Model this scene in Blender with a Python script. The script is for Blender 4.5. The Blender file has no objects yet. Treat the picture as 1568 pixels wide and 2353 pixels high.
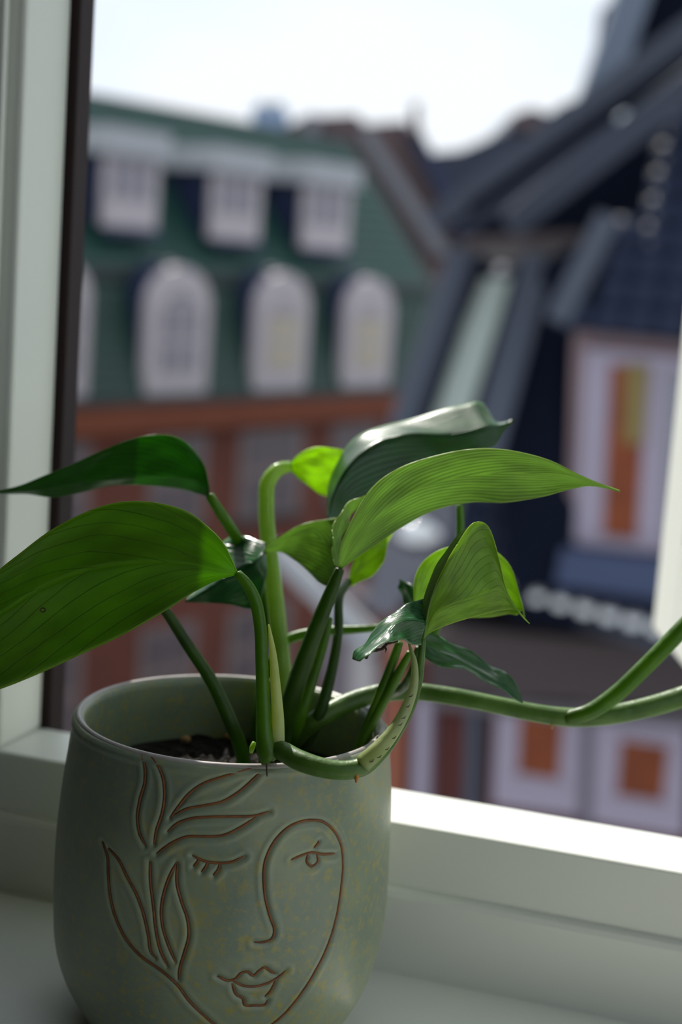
import bpy, math, random
import numpy as np
from mathutils import Matrix, Vector
random.seed(4); rng = np.random.default_rng(4)
S = bpy.context.scene
COL = S.collection

# ------------------------------------------------------------------ camera
FPX = 3593.0                                     # 55 mm lens on a 24 x 36 frame, 1568 x 2353
YAW, PITCH, ROLL = math.radians(17), math.radians(8.95), math.radians(4.1)
R0 = np.array([math.cos(YAW), math.sin(YAW), 0]); FH = np.array([-math.sin(YAW), math.cos(YAW), 0]); ZZ = np.array([0, 0, 1.])
FW = FH*math.cos(PITCH) - ZZ*math.sin(PITCH); U0 = ZZ*math.cos(PITCH) + FH*math.sin(PITCH)
CR = R0*math.cos(ROLL) + U0*math.sin(ROLL); CU = U0*math.cos(ROLL) - R0*math.sin(ROLL)
POT_H = 0.113; POT_R = 0.0562
def ray(u, v): return FW + CR*((u-784)/FPX) - CU*((v-1176.5)/FPX)
CAM = np.array([0, 0, POT_H - ray(532, 1648)[2]*0.56])
cam = bpy.data.cameras.new('camera'); cam.sensor_fit = 'VERTICAL'; cam.sensor_height = 36.0; cam.sensor_width = 24.0
cam.lens = FPX/2353*36.0; cam.clip_start = 0.02; cam.clip_end = 2000
cam.dof.use_dof = True; cam.dof.focus_distance = 0.510; cam.dof.aperture_fstop = 6.7
co = bpy.data.objects.new('camera', cam); COL.objects.link(co)
M = Matrix([[CR[i], CU[i], -FW[i], CAM[i]] for i in range(3)] + [[0, 0, 0, 1]]); co.matrix_world = M
S.camera = co

# ------------------------------------------------------------------ sky, sun, exposure
S.view_settings.view_transform = 'Standard'; S.view_settings.look = 'None'
S.view_settings.gamma = 1.0; S.view_settings.use_curve_mapping = False
S.view_settings.exposure = 0.0
w = bpy.data.worlds.new('sky'); S.world = w; w.use_nodes = True
nt = w.node_tree; nt.nodes.clear()
def N(t, k, **kw):
    n = t.nodes.new(k)
    for a, b in kw.items():
        if a.startswith('in_'): n.inputs[a[3:].replace('_', ' ')].default_value = b
        else: setattr(n, a, b)
    return n
tc = N(nt, 'ShaderNodeTexCoord'); mp = N(nt, 'ShaderNodeMapping'); mp.inputs['Scale'].default_value = (1.0, 1.0, 2.6)
nz = N(nt, 'ShaderNodeTexNoise', in_Scale=2.6, in_Detail=4.0, in_Roughness=0.5)
cr = N(nt, 'ShaderNodeValToRGB'); cr.color_ramp.elements[0].position = 0.36; cr.color_ramp.elements[0].color = (0.58, 0.70, 0.84, 1)
cr.color_ramp.elements[1].position = 0.58; cr.color_ramp.elements[1].color = (0.76, 0.80, 0.84, 1)
bg = N(nt, 'ShaderNodeBackground', in_Strength=1.3); wo = N(nt, 'ShaderNodeOutputWorld')
L = nt.links.new
L(tc.outputs['Generated'], mp.inputs['Vector']); L(mp.outputs['Vector'], nz.inputs['Vector']); L(nz.outputs['Fac'], cr.inputs['Fac'])
L(cr.outputs['Color'], bg.inputs['Color']); L(bg.outputs[0], wo.inputs[0])
SUN_AZ, SUN_EL = math.radians(-38.5), math.radians(44.5)      # from the left, behind the houses
sd = np.array([math.sin(SUN_AZ)*math.cos(SUN_EL), math.cos(SUN_AZ)*math.cos(SUN_EL), math.sin(SUN_EL)])
sl = bpy.data.lights.new('sun', 'SUN'); sl.energy = 6.0; sl.angle = math.radians(0.55); sl.color = (1.0, 0.96, 0.88)
so = bpy.data.objects.new('sun', sl); COL.objects.link(so); so.rotation_euler = Vector(sd).to_track_quat('Z', 'Y').to_euler()
so.location = (-2, 3, 4)

# ------------------------------------------------------------------ helpers
def P(u, v, d): return CAM + ray(u, v)*d                     # pixel + depth -> point
def onz(u, v, z): r = ray(u, v); return CAM + r*((z-CAM[2])/r[2])
def onp(u, v, p0, n): r = ray(u, v); return CAM + r*(np.dot(p0-CAM, n)/np.dot(r, n))
LOC = {}
def loc_of(o): return LOC.get(o.name, np.zeros(3)) if o is not None else np.zeros(3)
def props(o, label=None, cat=None, group=None, kind=None):
    if label: o['label'] = label
    if cat: o['category'] = cat
    if group: o['group'] = group
    if kind: o['kind'] = kind
    return o
def link(o, parent, at):
    COL.objects.link(o); LOC[o.name] = np.array(at, float)
    if parent is not None:
        o.parent = parent; o.location = tuple(np.array(at, float) - loc_of(parent))
    else: o.location = tuple(at)
    return o
def empty(name, at, label=None, cat=None, group=None, kind=None):
    o = bpy.data.objects.new(name, None); o.empty_display_size = 0.02; link(o, None, at); return props(o, label, cat, group, kind)
class MB:
    def __init__(s): s.v = []; s.f = []; s.n = 0
    def add(s, v, f):
        v = np.asarray(v, float).reshape(-1, 3); s.v.append(v); s.f += [tuple(i+s.n for i in q) for q in f]; s.n += len(v); return s
    def obox(s, o, a, b, c):            # corner + three edge vectors
        o, a, b, c = (np.asarray(x, float) for x in (o, a, b, c))
        vs = [o, o+a, o+a+b, o+b, o+c, o+a+c, o+a+b+c, o+b+c]
        fs = [(0,3,2,1), (4,5,6,7), (0,1,5,4), (1,2,6,5), (2,3,7,6), (3,0,4,7)]
        if np.dot(np.cross(a, b), c) < 0: fs = [q[::-1] for q in fs]
        return s.add(vs, fs)
    def box(s, lo, hi):
        lo, hi = np.array(lo, float), np.array(hi, float); d = hi-lo
        return s.obox(lo, (d[0],0,0), (0,d[1],0), (0,0,d[2]))
    def bar(s, p, q, wd, up=(0,0,1), ht=None):
        p, q, up = (np.asarray(x, float) for x in (p, q, up)); a = q-p; d = a/np.linalg.norm(a); ht = ht or wd
        x = np.cross(d, up); x /= np.linalg.norm(x); y = np.cross(x, d)
        return s.obox(p - x*wd/2 - y*ht/2, a, x*wd, y*ht)
    def prism(s, poly, ext):            # closed planar polygon extruded
        p = np.asarray(poly, float); n = len(p); ext = np.asarray(ext, float)
        nn = sum(np.cross(p[i]-p[0], p[(i+1) % n]-p[0]) for i in range(n))
        f = [tuple(range(n)), tuple(range(2*n-1, n-1, -1))] + [(i, i+n, (i+1) % n + n, (i+1) % n) for i in range(n)]
        if np.dot(nn, ext) > 0: f = [q[::-1] for q in f]
        return s.add(np.vstack([p, p+ext]), f)
    def tube(s, pts, rad, k=10):
        pts = np.asarray(pts, float); n = len(pts); rad = np.broadcast_to(np.asarray(rad, float), (n,))
        t = np.gradient(pts, axis=0); t /= np.linalg.norm(t, axis=1)[:, None] + 1e-12
        a = np.cross(t[0], [0, 0, 1.]); a = a if np.linalg.norm(a) > .1 else np.cross(t[0], [1., 0, 0]); a /= np.linalg.norm(a)
        vs = []; ang = np.arange(k)*2*math.pi/k
        for i in range(n):
            a = a - t[i]*np.dot(a, t[i]); a /= np.linalg.norm(a); b = np.cross(t[i], a)
            vs.append(pts[i] + rad[i]*(np.cos(ang)[:, None]*a + np.sin(ang)[:, None]*b))
        vs += [pts[:1] - t[:1]*rad[0]*.4, pts[-1:] + t[-1:]*rad[-1]*.4]
        f = [(i*k+j, i*k+(j+1) % k, (i+1)*k+(j+1) % k, (i+1)*k+j) for i in range(n-1) for j in range(k)]
        f += [(n*k, (j+1) % k, j) for j in range(k)] + [(n*k+1, (n-1)*k+j, (n-1)*k+(j+1) % k) for j in range(k)]
        return s.add(np.vstack(vs), f)
    def build(s, name, mat, parent=None, at=None, smooth=False, bevel=0):
        v = np.vstack(s.v)
        if at is None: at = loc_of(parent) if parent is not None else np.array([*v.mean(0)[:2], v[:, 2].min()])
        me = bpy.data.meshes.new(name); me.from_pydata((v-np.array(at)).tolist(), [], s.f); me.update()
        if smooth: me.polygons.foreach_set('use_smooth', [True]*len(me.polygons))
        me.materials.append(mat)
        o = bpy.data.objects.new(name, me); link(o, parent, at)
        if bevel:
            b = o.modifiers.new('edge', 'BEVEL'); b.width = bevel; b.segments = 2; b.limit_method = 'ANGLE'
        return o
def struct(o): o['kind'] = 'structure'; return o
def cr_interp(ts, pts, t):              # Catmull-Rom through pts at parameters ts
    pts = np.asarray(pts, float); ts = np.asarray(ts, float); m = np.gradient(pts, ts, axis=0) if len(ts) > 2 else np.repeat((pts[1:]-pts[:1])/(ts[1]-ts[0]), 2, 0)
    i = np.clip(np.searchsorted(ts, t) - 1, 0, len(ts)-2); h = (ts[i+1]-ts[i]); x = ((t-ts[i])/h)[:, None]; h = h[:, None]
    return (2*x**3-3*x**2+1)*pts[i] + (x**3-2*x**2+x)*h*m[i] + (-2*x**3+3*x**2)*pts[i+1] + (x**3-x**2)*h*m[i+1]
def smooth_path(pts, n):
    pts = np.asarray(pts, float); ts = np.r_[0, np.cumsum(np.linalg.norm(np.diff(pts[:, :3], axis=0), axis=1))]
    return cr_interp(ts, pts, np.linspace(0, ts[-1], n))

# ------------------------------------------------------------------ materials
KX = 1.0
def lin(c):
    c = np.array(c, float)/255; return tuple(KX*np.where(c <= .04045, c/12.92, ((c+.055)/1.055)**2.4)) + (1,)
def mat(name, rgb, rough=.5, spec=.5, noise=0, nscale=20, rgb2=None, bump=0, metal=0, coat=0, space='Object'):
    m = bpy.data.materials.new(name); m.use_nodes = True; t = m.node_tree; b = t.nodes['Principled BSDF']
    b.inputs['Base Color'].default_value = lin(rgb); b.inputs['Roughness'].default_value = rough
    b.inputs['Specular IOR Level'].default_value = spec; b.inputs['Metallic'].default_value = metal; b.inputs['Coat Weight'].default_value = coat
    if noise or bump:
        c = N(t, 'ShaderNodeTexCoord'); n = N(t, 'ShaderNodeTexNoise', in_Scale=nscale, in_Detail=5.0)
        t.links.new(c.outputs[space], n.inputs['Vector'])
        if noise:
            r = N(t, 'ShaderNodeValToRGB'); r.color_ramp.elements[0].position = .5-noise/2; r.color_ramp.elements[1].position = .5+noise/2
            r.color_ramp.elements[0].color = lin(rgb); r.color_ramp.elements[1].color = lin(rgb2 or rgb)
            t.links.new(n.outputs['Fac'], r.inputs['Fac']); t.links.new(r.outputs['Color'], b.inputs['Base Color'])
        if bump:
            u = N(t, 'ShaderNodeBump', in_Strength=bump, in_Distance=.01)
            t.links.new(n.outputs['Fac'], u.inputs['Height']); t.links.new(u.outputs['Normal'], b.inputs['Normal'])
    return m
def glass_mat(name, tint=(235, 240, 240)):
    m = bpy.data.materials.new(name); m.use_nodes = True; t = m.node_tree; t.nodes.clear()
    tr = N(t, 'ShaderNodeBsdfTransparent'); tr.inputs[0].default_value = lin(tint); g = N(t, 'ShaderNodeBsdfGlossy', in_Roughness=.02)
    fr = N(t, 'ShaderNodeFresnel', in_IOR=1.45); mx = N(t, 'ShaderNodeMixShader'); o = N(t, 'ShaderNodeOutputMaterial')
    t.links.new(fr.outputs[0], mx.inputs[0]); t.links.new(tr.outputs[0], mx.inputs[1]); t.links.new(g.outputs[0], mx.inputs[2]); t.links.new(mx.outputs[0], o.inputs[0])
    return m
def leaf_mat(name, top, vein, thru, gloss=.3, tw=.45, nveins=8.0, slope=1.0, spec=.5, vw=.11, vc=.62, vm=.55):
    """UV: x along the blade, y across it; shallow side veins, mottling, light passing through"""
    m = bpy.data.materials.new(name); m.use_nodes = True; t = m.node_tree; lk = t.links.new; b = t.nodes['Principled BSDF']; out = t.nodes['Material Output']
    uv = N(t, 'ShaderNodeUVMap', uv_map='UVMap'); sp = N(t, 'ShaderNodeSeparateXYZ'); lk(uv.outputs[0], sp.inputs[0])
    def mth(op, a, bb=None):
        n = N(t, 'ShaderNodeMath', operation=op)
        for i, x in enumerate((a, bb)):
            if x is None: continue
            if isinstance(x, (int, float)): n.inputs[i].default_value = x
            else: lk(x, n.inputs[i])
        return n.outputs[0]
    wv = mth('ABSOLUTE', mth('MULTIPLY', mth('SUBTRACT', sp.outputs[1], .5), 2.0))
    nz = N(t, 'ShaderNodeTexNoise', in_Scale=3.0, in_Detail=3.0); lk(uv.outputs[0], nz.inputs['Vector'])
    ph = mth('ADD', mth('SUBTRACT', sp.outputs[0], mth('MULTIPLY', wv, slope)), mth('MULTIPLY', nz.outputs['Fac'], .16))
    fr = mth('ABSOLUTE', mth('SUBTRACT', mth('FRACT', mth('MULTIPLY', ph, nveins)), .5))
    vl = N(t, 'ShaderNodeMapRange', interpolation_type='SMOOTHSTEP'); vl.inputs[1].default_value = 0.0; vl.inputs[2].default_value = vw; vl.inputs[3].default_value = 1.0; vl.inputs[4].default_value = 0.0
    lk(fr, vl.inputs[0])
    mid = N(t, 'ShaderNodeMapRange', interpolation_type='SMOOTHSTEP'); mid.inputs[1].default_value = .01; mid.inputs[2].default_value = .05; mid.inputs[3].default_value = 1.0; mid.inputs[4].default_value = 0.0
    lk(wv, mid.inputs[0])
    n2 = N(t, 'ShaderNodeTexNoise', in_Scale=7.0, in_Detail=4.0); lk(uv.outputs[0], n2.inputs['Vector'])
    rp = N(t, 'ShaderNodeValToRGB'); rp.color_ramp.elements[0].position = .35; rp.color_ramp.elements[1].position = .68
    t2 = tuple(min(255, x*1.25+6) for x in top)
    rp.color_ramp.elements[0].color = lin(top); rp.color_ramp.elements[1].color = lin(t2); lk(n2.outputs['Fac'], rp.inputs['Fac'])
    t2 = None
    mx = N(t, 'ShaderNodeMix', data_type='RGBA'); lk(mth('MULTIPLY', vl.outputs[0], vm), mx.inputs[0]); lk(rp.outputs[0], mx.inputs[6]); mx.inputs[7].default_value = lin(vein)
    m2 = N(t, 'ShaderNodeMix', data_type='RGBA'); lk(mth('MULTIPLY', mid.outputs[0], .6), m2.inputs[0]); lk(mx.outputs[2], m2.inputs[6]); m2.inputs[7].default_value = lin(tuple(min(255, x*1.35+12) for x in top))
    ed = N(t, 'ShaderNodeMapRange', interpolation_type='SMOOTHSTEP'); ed.inputs[1].default_value = .955; ed.inputs[2].default_value = .99; lk(wv, ed.inputs[0])
    m3 = N(t, 'ShaderNodeMix', data_type='RGBA'); lk(mth('MULTIPLY', ed.outputs[0], .75), m3.inputs[0]); lk(m2.outputs[2], m3.inputs[6]); m3.inputs[7].default_value = lin(tuple(min(255, x*1.25+40) for x in (top[0]+20, top[1]+10, top[2])))
    lk(m3.outputs[2], b.inputs['Base Color']); b.inputs['Roughness'].default_value = gloss; b.inputs['Specular IOR Level'].default_value = spec
    bp = N(t, 'ShaderNodeBump', in_Strength=.35, in_Distance=.0012); lk(mth('SUBTRACT', mth('MULTIPLY', n2.outputs['Fac'], .35), mth('ADD', vl.outputs[0], mid.outputs[0])), bp.inputs['Height'])
    lk(bp.outputs[0], b.inputs['Normal'])
    tl = N(t, 'ShaderNodeBsdfTranslucent'); tm = N(t, 'ShaderNodeMix', data_type='RGBA'); lk(mth('MULTIPLY', vl.outputs[0], .7), tm.inputs[0]); tm.inputs[6].default_value = lin(thru); tm.inputs[7].default_value = lin(tuple(x*vc for x in thru))
    n4 = N(t, 'ShaderNodeTexNoise', in_Scale=4.0, in_Detail=2.5); lk(uv.outputs[0], n4.inputs['Vector'])
    mr = N(t, 'ShaderNodeMapRange'); mr.inputs[1].default_value = .35; mr.inputs[2].default_value = .6; mr.inputs[3].default_value = .66; mr.inputs[4].default_value = 1.08; lk(n4.outputs[0], mr.inputs[0])
    mt = N(t, 'ShaderNodeMix', data_type='RGBA', blend_type='MULTIPLY'); mt.inputs[0].default_value = 1.0; lk(tm.outputs[2], mt.inputs[6]); lk(mr.outputs[0], mt.inputs[7])
    lk(mt.outputs[2], tl.inputs[0])
    ms = N(t, 'ShaderNodeMixShader'); ms.inputs[0].default_value = tw; lk(b.outputs[0], ms.inputs[1]); lk(tl.outputs[0], ms.inputs[2]); lk(ms.outputs[0], out.inputs[0])
    return m
def stem_mat(name, rgb, rgb2, thru, tw=.25, rough=.35):
    m = mat(name, rgb, rough, noise=.4, nscale=110, rgb2=rgb2, bump=.1); t = m.node_tree; b = t.nodes['Principled BSDF']; out = t.nodes['Material Output']
    tl = N(t, 'ShaderNodeBsdfTranslucent'); tl.inputs[0].default_value = lin(thru); ms = N(t, 'ShaderNodeMixShader'); ms.inputs[0].default_value = tw
    t.links.new(b.outputs[0], ms.inputs[1]); t.links.new(tl.outputs[0], ms.inputs[2]); t.links.new(ms.outputs[0], out.inputs[0]); return m

PAINT = mat('white_paint', (226, 228, 220), .42, bump=.02, nscale=90)
PAINT_SILL = mat('sill_paint', (226, 229, 222), .38, bump=.02, nscale=60)
BROWN = mat('brown_frame_paint', (40, 27, 27), .6, spec=.2)
WALLW = mat('wall_paint', (222, 222, 214), .8, bump=.05, nscale=200); WALLG = mat('wall_paint_low_bounce', (48, 50, 44), .8, bump=.05, nscale=200)  # WALLG: unseen walls, kept dark to hold bounce off the pot's left
FLOORM = mat('oak_floor', (150, 112, 76), .5, noise=.5, nscale=6, rgb2=(120, 84, 54))
GLASS = glass_mat('window_glass')

# ------------------------------------------------------------------ room and window
WY0, LEDGE_B, WY1 = 0.573, 0.612, 0.626          # inner face of the frame, back of the white ledge, outer face
ZM, ZL = 0.0345, 0.0607                          # groove height, ledge height
XL, XH = -0.3207, 0.016                          # left reveal, hinge side
ZT = 1.25
RX0, RX1, RY0, RZ0, RZ1 = -1.9, 0.58, -2.6, -0.80, 1.75
win = empty('window_1', (XL, WY0, 0)); struct(win)
m = MB(); m.box((RX0, WY0-.33, -.03), (RX1, WY0+.004, 0)); m.build('sill_board', PAINT_SILL, win, bevel=.003)
m = MB(); m.box((XL-.16, WY0-.004, -.02), (XH+.16, WY0+.02, ZM)); m.build('lower_frame_board', PAINT, win, bevel=.003)
m = MB(); m.box((XL-.16, WY0, ZM-.002), (XH+.16, LEDGE_B, ZL)); m.build('bottom_rail', PAINT, win, bevel=.0012)
m = MB(); m.box((XL-.16, WY0+.001, ZL), (XL, LEDGE_B, ZT)); m.build('left_post', PAINT, win, bevel=.0018)
m = MB(); m.box((XL-.16, WY0-.004, ZL+.001), (XL-.0065, WY0, ZT)); m.build('left_casing', PAINT, win, bevel=.001)
m = MB(); m.box((XL-.17, LEDGE_B, -.02), (XL+.004, WY1, ZT)); m.build('outer_left_post', BROWN, win, bevel=.001)
m = MB(); m.box((XL+.004, LEDGE_B+.001, -.02), (XH+.16, WY1+.03, ZL-.045)); m.build('outer_sill', BROWN, win, bevel=.001)
m = MB(); m.box((XH+.012, WY0+.001, ZL), (XH+.16, LEDGE_B, ZT)); m.build('right_post', PAINT, win, bevel=.0018)
m = MB(); m.box((XH+.012, LEDGE_B, ZL-.012), (XH+.17, WY1, ZT)); m.build('outer_right_post', BROWN, win, bevel=.001)
m = MB(); m.box((XL-.16, WY0, ZT), (XH+.16, LEDGE_B, ZT+.06)); m.build('top_rail', PAINT, win, bevel=.0018)
m = MB(); m.box((XL-.17, LEDGE_B, ZT), (XH+.17, WY1, ZT+.06)); m.build('outer_head', BROWN, win)
# casement swung outward on the right-hand post
sdir = np.array([-math.sin(YAW), math.cos(YAW), 0]); snr = np.array([-math.cos(YAW), -math.sin(YAW), 0])
H0 = np.array([XH, LEDGE_B, ZL+.010]); SW, ST, SH = .351, .038, ZT-ZL-.02
sash = empty('casement_sash', tuple(H0), 'white casement window sash swung outward at the right edge of the opening', 'window sash')
def sashbox(name, a0, a1, z0, z1, t0, t1, mt, bevel=.0015):
    return MB().obox(H0+sdir*a0+ZZ*z0-snr*t1, sdir*(a1-a0), snr*(t1-t0), ZZ*(z1-z0)).build(name, mt, sash, bevel=bevel)
sashbox('free_stile', SW-.062, SW, 0, SH, 0, ST, PAINT); sashbox('hinge_stile', 0, .06, 0, SH, 0, ST, PAINT)
sashbox('bottom_rail', .06, SW-.062, 0, .062, 0, ST, PAINT); sashbox('top_rail', .06, SW-.062, SH-.062, SH, 0, ST, PAINT)
sashbox('glass_pane', .06, SW-.062, .062, SH-.062, .016, .020, GLASS, 0)
# walls, floor, ceiling behind the camera
m = MB(); Y0, Y1 = WY0+.003, WY1-.003
m.box((RX0-.1, Y0, RZ0), (RX1+.1, Y1, -.03)); m.box((RX0-.1, Y0, -.03), (XL-.16, Y1, RZ1)); m.box((XH+.16, Y0, -.03), (RX1+.1, Y1, RZ1)); m.box((XL-.16, Y0, ZT+.06), (XH+.16, Y1, RZ1))
struct(m.build('wall_front', WALLW))
m = MB(); m.box((RX0-.1, RY0, RZ0), (RX0, Y0, RZ1)); struct(m.build('wall_left', WALLG))
m = MB(); VY0, VY1, VZ0, VZ1 = -.46, .50, .02, 1.55           # unseen second window, added to light the room from the right
m.box((RX1, RY0, RZ0), (RX1+.1, VY0, RZ1)); m.box((RX1, VY1, RZ0), (RX1+.1, Y0, RZ1)); m.box((RX1, VY0, RZ0), (RX1+.1, VY1, VZ0)); m.box((RX1, VY0, VZ1), (RX1+.1, VY1, RZ1))
struct(m.build('wall_right', WALLW))
m = MB(); m.box((RX1+.02, VY0, VZ0), (RX1+.07, VY0+.05, VZ1)); m.box((RX1+.02, VY1-.05, VZ0), (RX1+.07, VY1, VZ1)); m.box((RX1+.02, VY0+.05, VZ0), (RX1+.07, VY1-.05, VZ0+.05)); m.box((RX1+.02, VY0+.05, VZ1-.05), (RX1+.07, VY1-.05, VZ1))
struct(m.build('added_window_2', PAINT))
m = MB(); m.box((RX0-.1, RY0-.1, RZ0), (RX1+.1, RY0, RZ1)); struct(m.build('wall_back', WALLG))
m = MB(); m.box((RX0-.1, RY0-.1, RZ0-.1), (RX1+.1, Y1, RZ0)); struct(m.build('floor', FLOORM))
m = MB(); m.box((RX0-.1, RY0-.1, RZ1), (RX1+.1, Y1, RZ1+.1)); struct(m.build('ceiling', WALLW))

# ------------------------------------------------------------------ flower pot
PC = P(532, 1648, .56); PX, PY = PC[0], PC[1]
PZ = np.array([0, .002, .006, .012, .020, .030, .042, .055, .068, .080, .092, .102, .109, .1122, .113])
PR = np.array([.0440, .0468, .0492, .0528, .0562, .0590, .0604, .0606, .0602, .0594, .0584, .0573, .0566, .0562, .0552])
def pr(z): return np.interp(z, PZ, PR) if not SPL else cr_interp(PZ, PR[:, None], np.atleast_1d(np.asarray(z, float)))[:, 0]
SPL = True
DD = np.arange(.44, .62, .0001)
def pot_hit(u, v):
    p = CAM + ray(u, v)*DD[:, None]; z = p[:, 2]
    ok = (z >= 0) & (z <= POT_H) & (np.hypot(p[:, 0]-PX, p[:, 1]-PY) < np.interp(z, ZF, RF))
    if not ok.any(): return None
    q = p[np.argmax(ok)]; return math.atan2(q[1]-PY, q[0]-PX), q[2]
ZF = np.linspace(0, POT_H, 400); RF = pr(ZF)
STROKES = {
 'engraved_profile_line': [[(950,1305),(990,1305),(1030,1290),(1042,1255),(1025,1200),(1003,1120),(993,1030),(998,950),(1020,890),(1060,830),(1120,780),(1190,757),(1260,762),(1310,800),(1345,860),(1358,940),(1350,1060),(1330,1180),(1290,1310),(1230,1430),(1150,1550),(1080,1630),(1020,1680)]],
 'engraved_cheek_line': [[(265,850),(290,910),(295,1000),(305,1110),(330,1210),(375,1300),(440,1370),(530,1430),(600,1490),(660,1570),(730,1640),(790,1695)]],
 'engraved_side_leaf': [[(295,880),(335,920),(380,1010),(420,1090),(450,1180),(470,1270),(490,1360),(505,1375)]],
 'engraved_stalk': [[(480,940),(483,1040),(495,1150),(505,1250),(530,1350),(560,1410)]],
 'engraved_inner_leaf': [[(600,945),(575,990),(545,1070),(530,1150),(535,1230),(560,1310),(595,1390)],[(602,950),(600,1040),(620,1120),(648,1200),(655,1270),(635,1350),(615,1420),(610,1470)]],
 'engraved_top_leaf': [[(430,450),(450,500),(455,580),(435,660),(425,740),(435,810),(460,865)],[(460,450),(500,490),(535,560),(545,640),(535,720),(510,800),(500,860)]],
 'engraved_upper_leaf': [[(960,520),(880,540),(790,565),(710,595),(650,640),(610,690),(570,745)],[(995,525),(950,570),(880,630),(800,675),(720,690),(640,705),(590,730)]],
 'engraved_lower_leaf': [[(1020,720),(960,738),(860,742),(740,742),(660,748),(600,770),(560,805)],[(960,745),(890,790),(800,828),(720,830),(640,830),(580,855),(510,905)]],
 'engraved_closed_eye': [[(670,915),(720,940),(790,950),(850,945),(905,920)],[(700,930),(688,950),(675,965)],[(740,945),(728,970),(712,990)],[(795,952),(785,982),(765,1005)]],
 'engraved_open_eye': [[(1120,935),(1165,915),(1215,902),(1260,910),(1320,908)],[(1195,908),(1190,945),(1212,965),(1240,945),(1238,908)]],
 'engraved_brow_tick': [[(1245,850),(1236,866),(1225,880)]],
 'engraved_lips': [[(785,1455),(830,1475),(860,1470),(895,1440),(920,1438),(945,1455),(970,1435),(995,1420),(1030,1440),(1050,1448)],[(1095,1435),(1050,1470),(980,1500),(900,1500),(850,1475)],[(850,1490),(870,1540),(900,1560),(905,1585),(950,1590),(1005,1580),(1012,1565)],[(1050,1475),(1020,1530),(1000,1550)]],
}
POLY = {}
for k, ls in STROKES.items():
    POLY[k] = []
    for l in ls:
        px = smooth_path([(100+x/1.96, 1500+y/1.96) for x, y in l], max(8, len(l)*5))
        q = [pot_hit(*a) for a in px]; q = np.array([h for h in q if h is not None])
        if len(q) > 2: POLY[k].append(q)
th0 = math.atan2(-PY, -PX)                              # towards the camera
RM = .059
segs = np.vstack([np.hstack([q[:-1], q[1:]]) for ls in POLY.values() for q in ls])
A = np.c_[((segs[:, 0]-th0+math.pi) % (2*math.pi)-math.pi)*RM, segs[:, 1]]; B = np.c_[((segs[:, 2]-th0+math.pi) % (2*math.pi)-math.pi)*RM, segs[:, 3]]
fine = np.arange(-1.30, 1.30, .0062); coarse = np.linspace(1.30, 2*math.pi-1.30, 70)[1:-1]
TH = np.r_[fine, 1.30, coarse]; NT = len(TH)
ZO = np.r_[0, .002, .004, np.arange(.006, .1118, .0004), .1122, .1127, .113]
G = np.array([(a, z) for z in ZO for a in TH]); g = np.c_[((G[:, 0]+math.pi) % (2*math.pi)-math.pi)*RM, G[:, 1]]
dist = np.full(len(g), 1.0)
idx = np.where(np.abs(g[:, 0]) < .0775)[0]
AB = B-A; L2 = (AB**2).sum(1)+1e-14
for c0 in range(0, len(idx), 4000):
    q = g[idx[c0:c0+4000]]; d = q[:, None]-A[None]; t = np.clip((d*AB).sum(2)/L2, 0, 1)
    dist[idx[c0:c0+4000]] = np.sqrt(((d-t[..., None]*AB)**2).sum(2)).min(1)
carve = -.00062*np.exp(-(dist/.00062)**2) + .00022*np.exp(-((dist-.0019)/.0009)**2)
rad = pr(G[:, 1]) + carve*(G[:, 1] < .111)
wob = .0004*np.sin(3*G[:, 0]+40*G[:, 1]) + .0003*np.sin(7*G[:, 0]-90*G[:, 1])
rad = rad + wob*np.clip(G[:, 1]/.02, 0, 1)
vo = np.c_[PX+rad*np.cos(G[:, 0]+th0), PY+rad*np.sin(G[:, 0]+th0), G[:, 1]]
ZI = np.array([.1130, .1122, .110, .100, .080, .050, .020, .008, .006]); RI = np.array([.0530, .0520, .0516, .0522, .0536, .0540, .051, .045, .001])
vi = np.array([(PX+r*math.cos(a+th0), PY+r*math.sin(a+th0), z) for z, r in zip(ZI, RI) for a in TH])
NR = len(ZO)+len(ZI); base_c = len(vo)+len(vi)
def ring(i, j): return i*NT + j % NT
pf = [(ring(i, j), ring(i, j+1), ring(i+1, j+1), ring(i+1, j)) for i in range(NR-1) for j in range(NT)] + [tuple(range(NT-1, -1, -1))]
GL = bpy.data.materials.new('sage_glaze'); GL.use_nodes = True; t = GL.node_tree; b = t.nodes['Principled BSDF']; lk = t.links.new
c = N(t, 'ShaderNodeTexCoord'); n1 = N(t, 'ShaderNodeTexNoise', in_Scale=26.0, in_Detail=4.0); n2 = N(t, 'ShaderNodeTexNoise', in_Scale=330.0, in_Detail=2.0, in_Roughness=.6); n3 = N(t, 'ShaderNodeTexNoise', in_Scale=9.0)
for n in (n1, n2, n3): lk(c.outputs['Object'], n.inputs['Vector'])
r1 = N(t, 'ShaderNodeValToRGB'); r1.color_ramp.elements[0].position = .35; r1.color_ramp.elements[0].color = lin((120, 133, 116)); r1.color_ramp.elements[1].position = .7; r1.color_ramp.elements[1].color = lin((148, 157, 126)); lk(n1.outputs[0], r1.inputs[0])
r2 = N(t, 'ShaderNodeValToRGB'); r2.color_ramp.elements[0].position = .50; r2.color_ramp.elements[0].color = (0, 0, 0, 1); r2.color_ramp.elements[1].position = .72; r2.color_ramp.elements[1].color = (1, 1, 1, 1); lk(n2.outputs[0], r2.inputs[0])
r3 = N(t, 'ShaderNodeValToRGB'); r3.color_ramp.elements[0].position = .3; r3.color_ramp.elements[0].color = (.15, .15, .15, 1); r3.color_ramp.elements[1].position = .6; r3.color_ramp.elements[1].color = (.85, .85, .85, 1); lk(n3.outputs[0], r3.inputs[0])
mu = N(t, 'ShaderNodeMath', operation='MULTIPLY'); lk(r2.outputs[0], mu.inputs[0]); lk(r3.outputs[0], mu.inputs[1])
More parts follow.
